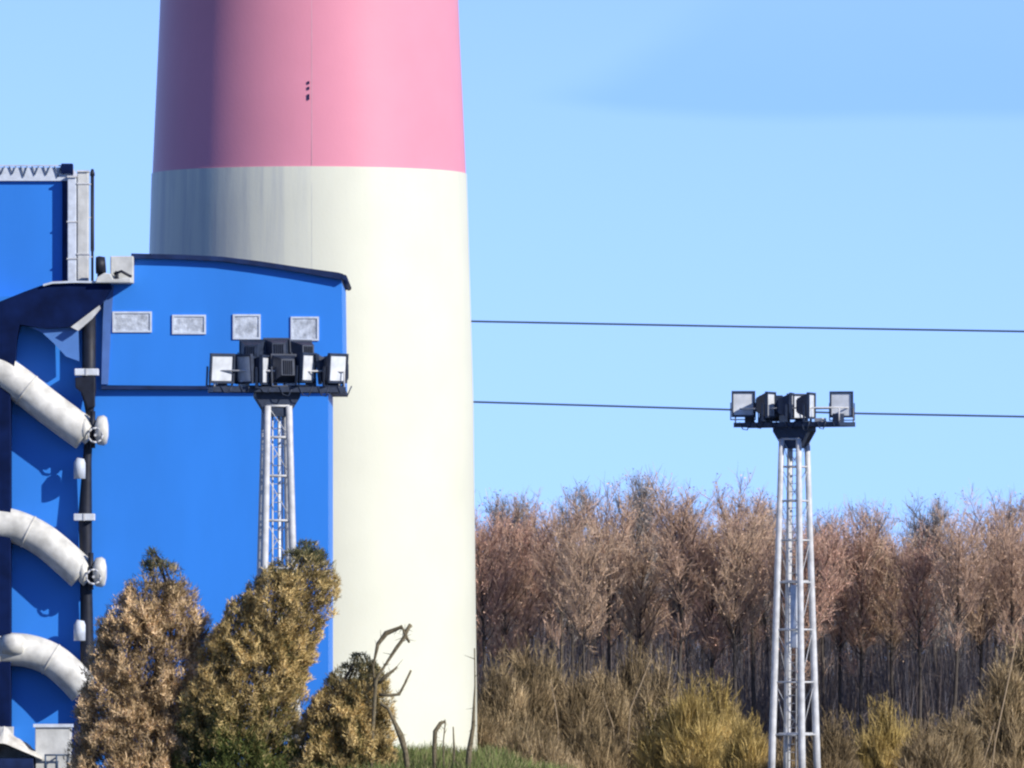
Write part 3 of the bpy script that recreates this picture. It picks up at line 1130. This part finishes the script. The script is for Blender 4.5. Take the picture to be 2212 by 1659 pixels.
def lobed_bush(name, axis, D, N, tints, lab, cat, group=None, ln=(0.08, 0.19), wd=(0.017, 0.036), seed=1, depth=0.8, outward=0.5, stems=12, green=None, grow=1.08, jit=0.7, shoots=0, tipc=None):
    """axis: list of (x, y, half width) in the 2212 view, from foot to tip"""
    rng = np.random.default_rng(seed)
    ctr = [P(x, y, D) for x, y, r in axis]
    rad = [S(r * grow, D) for x, y, r in axis]
    e = thing(name, (ctr[0].x, D, 0), lab, cat, group)
    org = np.array([ctr[0].x, D, 0.0])
    C = np.array(ctr)
    C[0, 2] = min(C[0, 2], 0.0)
    RR = np.array(rad)
    seg = np.linalg.norm(np.diff(C, axis=0), axis=1)
    wgt = seg * (RR[:-1] + RR[1:]) ** 2
    cum = np.concatenate([[0], np.cumsum(wgt)]) / wgt.sum()
    u = rng.random(N * 3)
    i = np.clip(np.searchsorted(cum, u) - 1, 0, len(seg) - 1)
    f = rng.random(len(u))
    c = C[i] * (1 - f[:, None]) + C[i + 1] * f[:, None]
    r = RR[i] * (1 - f) + RR[i + 1] * f
    tdir = unit(C[i + 1] - C[i])
    a = rng.uniform(0, 2 * math.pi, len(u))
    rr = rng.random(len(u)) ** 0.33
    side = np.tile(np.array([1.0, 0, 0]), (len(u), 1))
    yv = np.tile(np.array([0, 1.0, 0]), (len(u), 1))
    rvec = side * np.cos(a)[:, None] + yv * (np.sin(a) * depth)[:, None]
    p = c + rvec * (r * rr)[:, None]
    nz = np.array([mnoise.noise((q[0] * 1.3, q[1] * 1.3, q[2] * 0.9 + seed)) for q in p])
    n2 = np.array([mnoise.noise((q[0] * 3.1 + 7, q[1] * 3.1, q[2] * 2.3 + seed)) for q in p])
    # clumps stand out, hollows stay open
    keep = (0.6 * nz + 0.4 * n2 + rng.normal(0, 0.16, len(u)) > 0.28 * (rr - 0.75))
    idx = np.nonzero(keep)[0][:N]
    p, tdir, rvec, nz, n2, r, f = p[idx], tdir[idx], rvec[idx], nz[idx], n2[idx], r[idx], f[idx]
    p = p + unit(rvec) * (0.35 * n2 * np.minimum(r, 1.0))[:, None]
    n = len(p)
    d = unit(tdir * 0.8 + unit(rvec) * outward + rng.normal(size=(n, 3)) * jit + np.array([0, 0, 0.2]))
    L = rng.uniform(ln[0], ln[1], n)
    w = rng.uniform(wd[0], wd[1], n)
    tt = np.array(tints)
    pick = np.clip(((n2 + 0.5) * len(tt) + rng.normal(0, 0.8, n)).astype(int), 0, len(tt) - 1)
    colr = tt[pick] * rng.uniform(0.7, 1.3, (n, 1))
    colr = colr * np.clip(0.95 + 1.1 * nz + 0.5 * n2, 0.45, 1.5)[:, None]
    if tipc is not None:
        wt = np.clip((p[:, 2] - (C[-1, 2] - 1.5)) / 1.1 + rng.normal(0, 0.3, n) - 0.15, 0, 0.9)[:, None]
        colr = colr * (1 - wt) + np.array(tipc) * rng.uniform(0.6, 1.4, (n, 1)) * wt
    if green is not None:
        gz, gc = green
        wgt_ = np.clip((gz - p[:, 2]) / 1.6 + rng.normal(0, 0.35, n) + nz, 0, 1)[:, None]
        colr = colr * (1 - wgt_) + np.array(gc) * rng.uniform(0.6, 1.3, (n, 1)) * wgt_
    p[:, 2] = np.maximum(p[:, 2], 0.02)
    ribbons('foliage', p - org, p + d * L[:, None] - org, w, colr, 'twig', e, 0.45, seed)
    b = MB()
    for k in range(stems):
        pth = []
        a0, rr0 = rng.uniform(0, 6.28), rng.uniform(0.1, 0.7)
        for q in range(len(C)):
            s_ = np.array([math.cos(a0), math.sin(a0) * depth, 0]) * RR[q] * rr0 * (0.35 if q == 0 else 1)
            pth.append(Vector(C[q] + s_ + rng.normal(size=3) * 0.05 - org))
        pth[0].z = -0.15
        b.tube(pth, [0.05 * (1 - 0.75 * q / (len(C) - 1)) for q in range(len(C))], 5)
    st = b.build('stem', 'bark')
    st.parent = e
    if shoots:
        k_ = shoots
        i_ = rng.integers(1, len(C) - 1, k_)
        p0 = C[i_] + np.stack([rng.normal(0, 0.6, k_), rng.normal(0, 0.5, k_), np.zeros(k_)], 1) * RR[i_][:, None]
        d_ = unit(np.stack([rng.normal(0, 0.22, k_), rng.normal(0, 0.2, k_), np.ones(k_)], 1))
        l_ = rng.uniform(0.7, 1.7, k_)
        p1 = p0 + d_ * l_[:, None]
        j_ = rng.integers(k_, size=k_ * 9)
        q0 = p0[j_] + (p1 - p0)[j_] * rng.uniform(0.3, 1.0, (k_ * 9, 1))
        q1 = q0 + unit(d_[j_] + rng.normal(size=(k_ * 9, 3)) * 0.5) * rng.uniform(0.1, 0.35, (k_ * 9, 1))
        cc = np.array(tints)[rng.integers(1, len(tints), k_ * 10)] * rng.uniform(0.8, 1.2, (k_ * 10, 1))
        ribbons('shoots', np.concatenate([p0, q0]) - org, np.concatenate([p1, q1]) - org, np.concatenate([np.full(k_, 0.03), np.full(k_ * 9, 0.02)]), cc, 'twig', e, 0.4, seed)
    return e


DRY = [(0.14, 0.10, 0.055), (0.30, 0.21, 0.11), (0.46, 0.33, 0.18), (0.60, 0.44, 0.26)]
DRYG = [(0.11, 0.105, 0.045), (0.28, 0.205, 0.08), (0.44, 0.32, 0.13), (0.56, 0.42, 0.19)]
GOLD = [(0.10, 0.075, 0.028), (0.24, 0.175, 0.06), (0.42, 0.31, 0.105), (0.52, 0.39, 0.16)]
STRAW = [(0.07, 0.055, 0.032), (0.15, 0.115, 0.062), (0.29, 0.215, 0.12), (0.42, 0.32, 0.19)]
MOSS = (0.10, 0.125, 0.035)

lobed_bush('cypress_bush', [(292, 1690, 142), (300, 1570, 130), (318, 1440, 118), (334, 1340, 106), (348, 1260, 58), (338, 1212, 27), (330, 1186, 8)], 343, 120000, DRY,
           'tall brown cone shaped bush with a single upright tip by the ducts', 'bush', 'dry cone bushes', seed=21, tipc=(0.06, 0.085, 0.04))
lobed_bush('cypress_bush', [(505, 1690, 125), (508, 1590, 120), (530, 1480, 118), (570, 1380, 112), (616, 1295, 100), (650, 1235, 74), (664, 1192, 34), (664, 1170, 11)], 342, 125000, DRYG,
           'big brown and green bush leaning to one side before the floodlight mast', 'bush', 'dry cone bushes', seed=22, tipc=(0.07, 0.095, 0.055), green=(2.9, MOSS))
lobed_bush('cypress_bush', [(735, 1690, 104), (738, 1600, 98), (752, 1530, 80), (770, 1470, 58), (780, 1435, 32), (775, 1413, 10)], 342, 60000, DRYG,
           'short golden brown bush with bare twigs reaching across the white chimney', 'bush', 'dry cone bushes', seed=23, tipc=(0.08, 0.09, 0.05), green=(1.2, MOSS))


# bare twigs that stand out against the chimney
def dead_branch(parts, D, lab, r=5.0, name='dead_branch'):
    x0, y0 = parts[0][0][:2]
    e = thing(name, (X(x0, D), D, 0), lab, 'branch')
    for i, pth in enumerate(parts):
        b = MB()
        pts = [P(x, y, D) + Vector((0, 0.05 * math.sin(k * 2.1 + i), 0)) for k, (x, y, q) in enumerate(pth)]
        b.tube(pts, [max(0.012, S(q * 0.62, D)) * (0.8 + 0.4 * ((k * 7 + i * 3) % 5) / 4) for k, (x, y, q) in enumerate(pth)], 6)
        b.build('limb', 'weed', e)
    rg = np.random.default_rng(int(x0))
    bs_, ts_ = [], []
    for pth in parts:
        for (xa, ya, qa), (xb, yb, qb) in zip(pth[:-1], pth[1:]):
            for _ in range(4):
                t_ = rg.random()
                p_ = np.array(P(xa + (xb - xa) * t_, ya + (yb - ya) * t_, D)) - np.array(e.location)
                bs_.append(p_)
                ts_.append(p_ + unit(rg.normal(size=3) + np.array([0.2, 0, 0.5])) * rg.uniform(0.12, 0.4))
    bs_, ts_ = np.array(bs_), np.array(ts_)
    ribbons('twigs', bs_, ts_, np.full(len(bs_), 0.03), np.tile(np.array([[0.15, 0.125, 0.08]]), (len(bs_), 1)), 'twig', e, 0.3, 4)
    return e


dead_branch([[(800, 1690, 7), (806, 1560, 7), (812, 1470, 6), (830, 1440, 5), (856, 1400, 6), (874, 1376, 8), (880, 1360, 7), (887, 1349, 6)],
             [(810, 1500, 5), (806, 1440, 4), (816, 1392, 7), (834, 1368, 8), (868, 1354, 7), (876, 1372, 6), (884, 1388, 5)],
             [(812, 1480, 5), (832, 1462, 7), (850, 1448, 6), (858, 1440, 3)],
             [(818, 1500, 5), (840, 1502, 6), (862, 1500, 5), (874, 1478, 5), (888, 1448, 4)],
             [(822, 1520, 6), (838, 1530, 5), (852, 1560, 8), (866, 1590, 11), (876, 1625, 12), (884, 1690, 12)]], 341,
            'crooked bare branch looping out over the white chimney foot')
dead_branch([[(938, 1690, 7), (938, 1620, 8), (940, 1580, 7), (952, 1562, 8), (962, 1558, 4)], [(958, 1690, 3), (958, 1600, 3), (962, 1560, 2.5)]], 341, 'stubby dark weed stump standing in grass before the chimney', name='weed_stump')
dead_branch([[(978, 1690, 4), (981, 1620, 4), (979, 1570, 2)]], 341, 'single thin weed stalk standing in grass before the chimney', name='weed_stalk')
dead_branch([[(1008, 1690, 14), (1014, 1620, 10), (1022, 1570, 6), (1026, 1480, 3), (1025, 1400, 2)]], 341, 'thin grey sapling along the edge of the chimney', name='sapling')

# dry brush on the right, between chimney, mast and wood
brush = [
    (1075, 1590, 1440, 62, 'S'), (1130, 1560, 1410, 60, 'D'), (1185, 1600, 1425, 60, 'S'), (1245, 1610, 1470, 60, 'D'), (1305, 1600, 1455, 62, 'S'), (1372, 1580, 1400, 58, 'D'),
    (1428, 1600, 1440, 52, 'S'), (1500, 1630, 1490, 58, 'G'), (1556, 1620, 1485, 52, 'G'), (1610, 1650, 1570, 40, 'G'), (1440, 1640, 1540, 60, 'G'), (1800, 1660, 1570, 40, 'D'),
    (1900, 1640, 1535, 52, 'G'), (1950, 1650, 1580, 46, 'G'), (2005, 1640, 1580, 50, 'S'), (2060, 1640, 1560, 50, 'S'), (2110, 1620, 1530, 52, 'S'), (2165, 1600, 1490, 56, 'S'), (2215, 1580, 1430, 60, 'S'),
    (1850, 1665, 1620, 40, 'D'), (1690, 1680, 1625, 60, 'D'), (1280, 1680, 1560, 90, 'D'), (1150, 1690, 1570, 90, 'S'), (2270, 1600, 1440, 66, 'S'), (2340, 1610, 1480, 66, 'D'), (2420, 1600, 1470, 70, 'S'), (2500, 1620, 1510, 66, 'G'), (2590, 1610, 1480, 72, 'D'), (1040, 1640, 1560, 30, 'D')]
labs = {'S': 'straw coloured bush with pale stalks', 'D': 'dull brown twiggy bush', 'G': 'golden yellow feathery bush'}
cnt = {}


def bush_label(x, kd):
    side = 'between chimney and mast' if x < 1690 else 'beyond the mast'
    n_ = sum(1 for q in brush if q[4] == kd and (q[0] < 1690) == (x < 1690) and q[0] < x)
    return labs[kd] + ', ' + ORD[n_] + (' of its colour from the chimney toward the mast' if x < 1690 else ' of its colour beyond the lone mast')


tin = {'S': STRAW, 'D': [(0.05, 0.042, 0.027), (0.11, 0.083, 0.046), (0.21, 0.155, 0.085), (0.33, 0.245, 0.14)], 'G': GOLD}
for k, (x, ym, yt, r, kd) in enumerate(brush):
    yt += 34 if x < 2140 else -20
    ym += 20
    D = 418 + (k * 37 % 11) - 5 - (14 if ym > 1645 else 0)
    lobed_bush('dry_bush', [(x, 1740, r * 0.9), (x + 2, ym, r), (x + random.uniform(-8, 8), (ym + yt) / 2, r * 0.8), (x + random.uniform(-10, 10), yt + 14, r * 0.42), (x + random.uniform(-12, 12), yt - 6, r * 0.12)],
               D, 17000, tin[kd], bush_label(x, kd), 'bush', 'dry bushes below the wood', ln=(0.3, 1.0), wd=(0.012, 0.028), seed=100 + k, outward=0.05, stems=5, grow=1.0, jit=0.34, shoots=90)

# long pale leaning stalks
for k, (x0, y0, x1, y1, q) in enumerate(((1362, 1530, 1408, 1418, 3.2), (1240, 1640, 1262, 1530, 2.5), (1300, 1500, 1325, 1570, 2.5), (1395, 1600, 1425, 1520, 2.5),
                                         (2150, 1600, 2200, 1360, 4), (2120, 1660, 2150, 1560, 3), (1205, 1560, 1190, 1470, 3))):
    D = 410
    e = thing('dry_stalk', (X(x0, D), D, 0), 'long pale leaning stalk sticking up from the dry thicket', 'stalk', 'pale leaning stalks')
    dx = (x1 - x0) / (y1 - y0) if y1 != y0 else 0
    b = MB()
    ya, yb = max(y0, y1), min(y0, y1)
    xa, xb = (x0, x1) if y0 > y1 else (x1, x0)
    b.tube([P(xa - (xb - xa) * 0.35, 1740, D), P(xa, ya, D), P((xa + xb) / 2 + 1, (ya + yb) / 2, D), P(xb, yb, D)], [S(q * .45, D), S(q * .45, D), S(q * 0.4, D), S(q * 0.25, D)], 5)
    b.build('stem', 'straw', e)
    rng = np.random.default_rng(300 + k)
    n = 40
    p1 = np.array(P(xb, yb, D)) - np.array([X(x0, D), D, 0])
    p0 = np.array(P((xa + xb) / 2, (ya + yb) / 2, D)) - np.array([X(x0, D), D, 0])
    bs = p0 + (p1 - p0) * rng.random((n, 1))
    dd = unit(rng.normal(size=(n, 3)) * 0.6 + np.array([0, 0, 0.8]))
    ribbons('twigs', bs, bs + dd * rng.uniform(0.1, 0.35, (n, 1)), np.full(n, 0.02), np.array(STRAW)[rng.integers(2, 4, n)], 'twig', e, 0.3, k)

# grass on a low bank at the foot of the chimney
rng = np.random.default_rng(5)


def bank(x, y):
    u = (x - X(870, 345)) / 5.6
    v = (y - 347) / 9.0
    return 1.30 * np.exp(-u ** 4) * np.exp(-v ** 2) + 0.18 * np.exp(-v ** 2)


b = MB()
gxs, gys = np.linspace(-26, 26, 90), np.linspace(322, 380, 40)
vs = [(x, y, float(bank(x, y)) - 0.16 + 0.08 * mnoise.noise((x * 0.7, y * 0.4, 3))) for y in gys for x in gxs]
b.add(vs, [(j * 90 + i, j * 90 + i + 1, (j + 1) * 90 + i + 1, (j + 1) * 90 + i) for j in range(39) for i in range(89)], True)
o = b.build('grass_bank', 'earth')
o['kind'] = 'structure'
N = 120000
gx = rng.uniform(-19, 19, N)
gx[: N // 2] = X(870, 345) + rng.normal(0, 3.2, N // 2)
gy = 326 + 55 * rng.random(N)
clump = np.array([mnoise.noise((a * 0.8, b_ * 0.35, 0)) for a, b_ in zip(gx, gy)])
gh = (0.30 + 0.35 * clump + rng.normal(0, 0.09, N)).clip(0.08, 0.8)
b0 = np.stack([gx, gy, bank(gx, gy) - 0.22], 1)
t0 = b0 + np.stack([rng.normal(0, 0.16, N), rng.normal(0, 0.16, N), gh + 0.12], 1)
gc = np.array([(0.15, 0.20, 0.06), (0.20, 0.235, 0.085), (0.30, 0.27, 0.14), (0.11, 0.15, 0.045)])[rng.integers(4, size=N)] * rng.uniform(0.7, 1.25, (N, 1))
o = ribbons('grass', b0, t0, rng.uniform(0.015, 0.04, N), gc, 'grass', None, 0.2, 3)
tag(o, 'rough green grass growing along the foot of the chimney', 'grass', None, 'stuff')
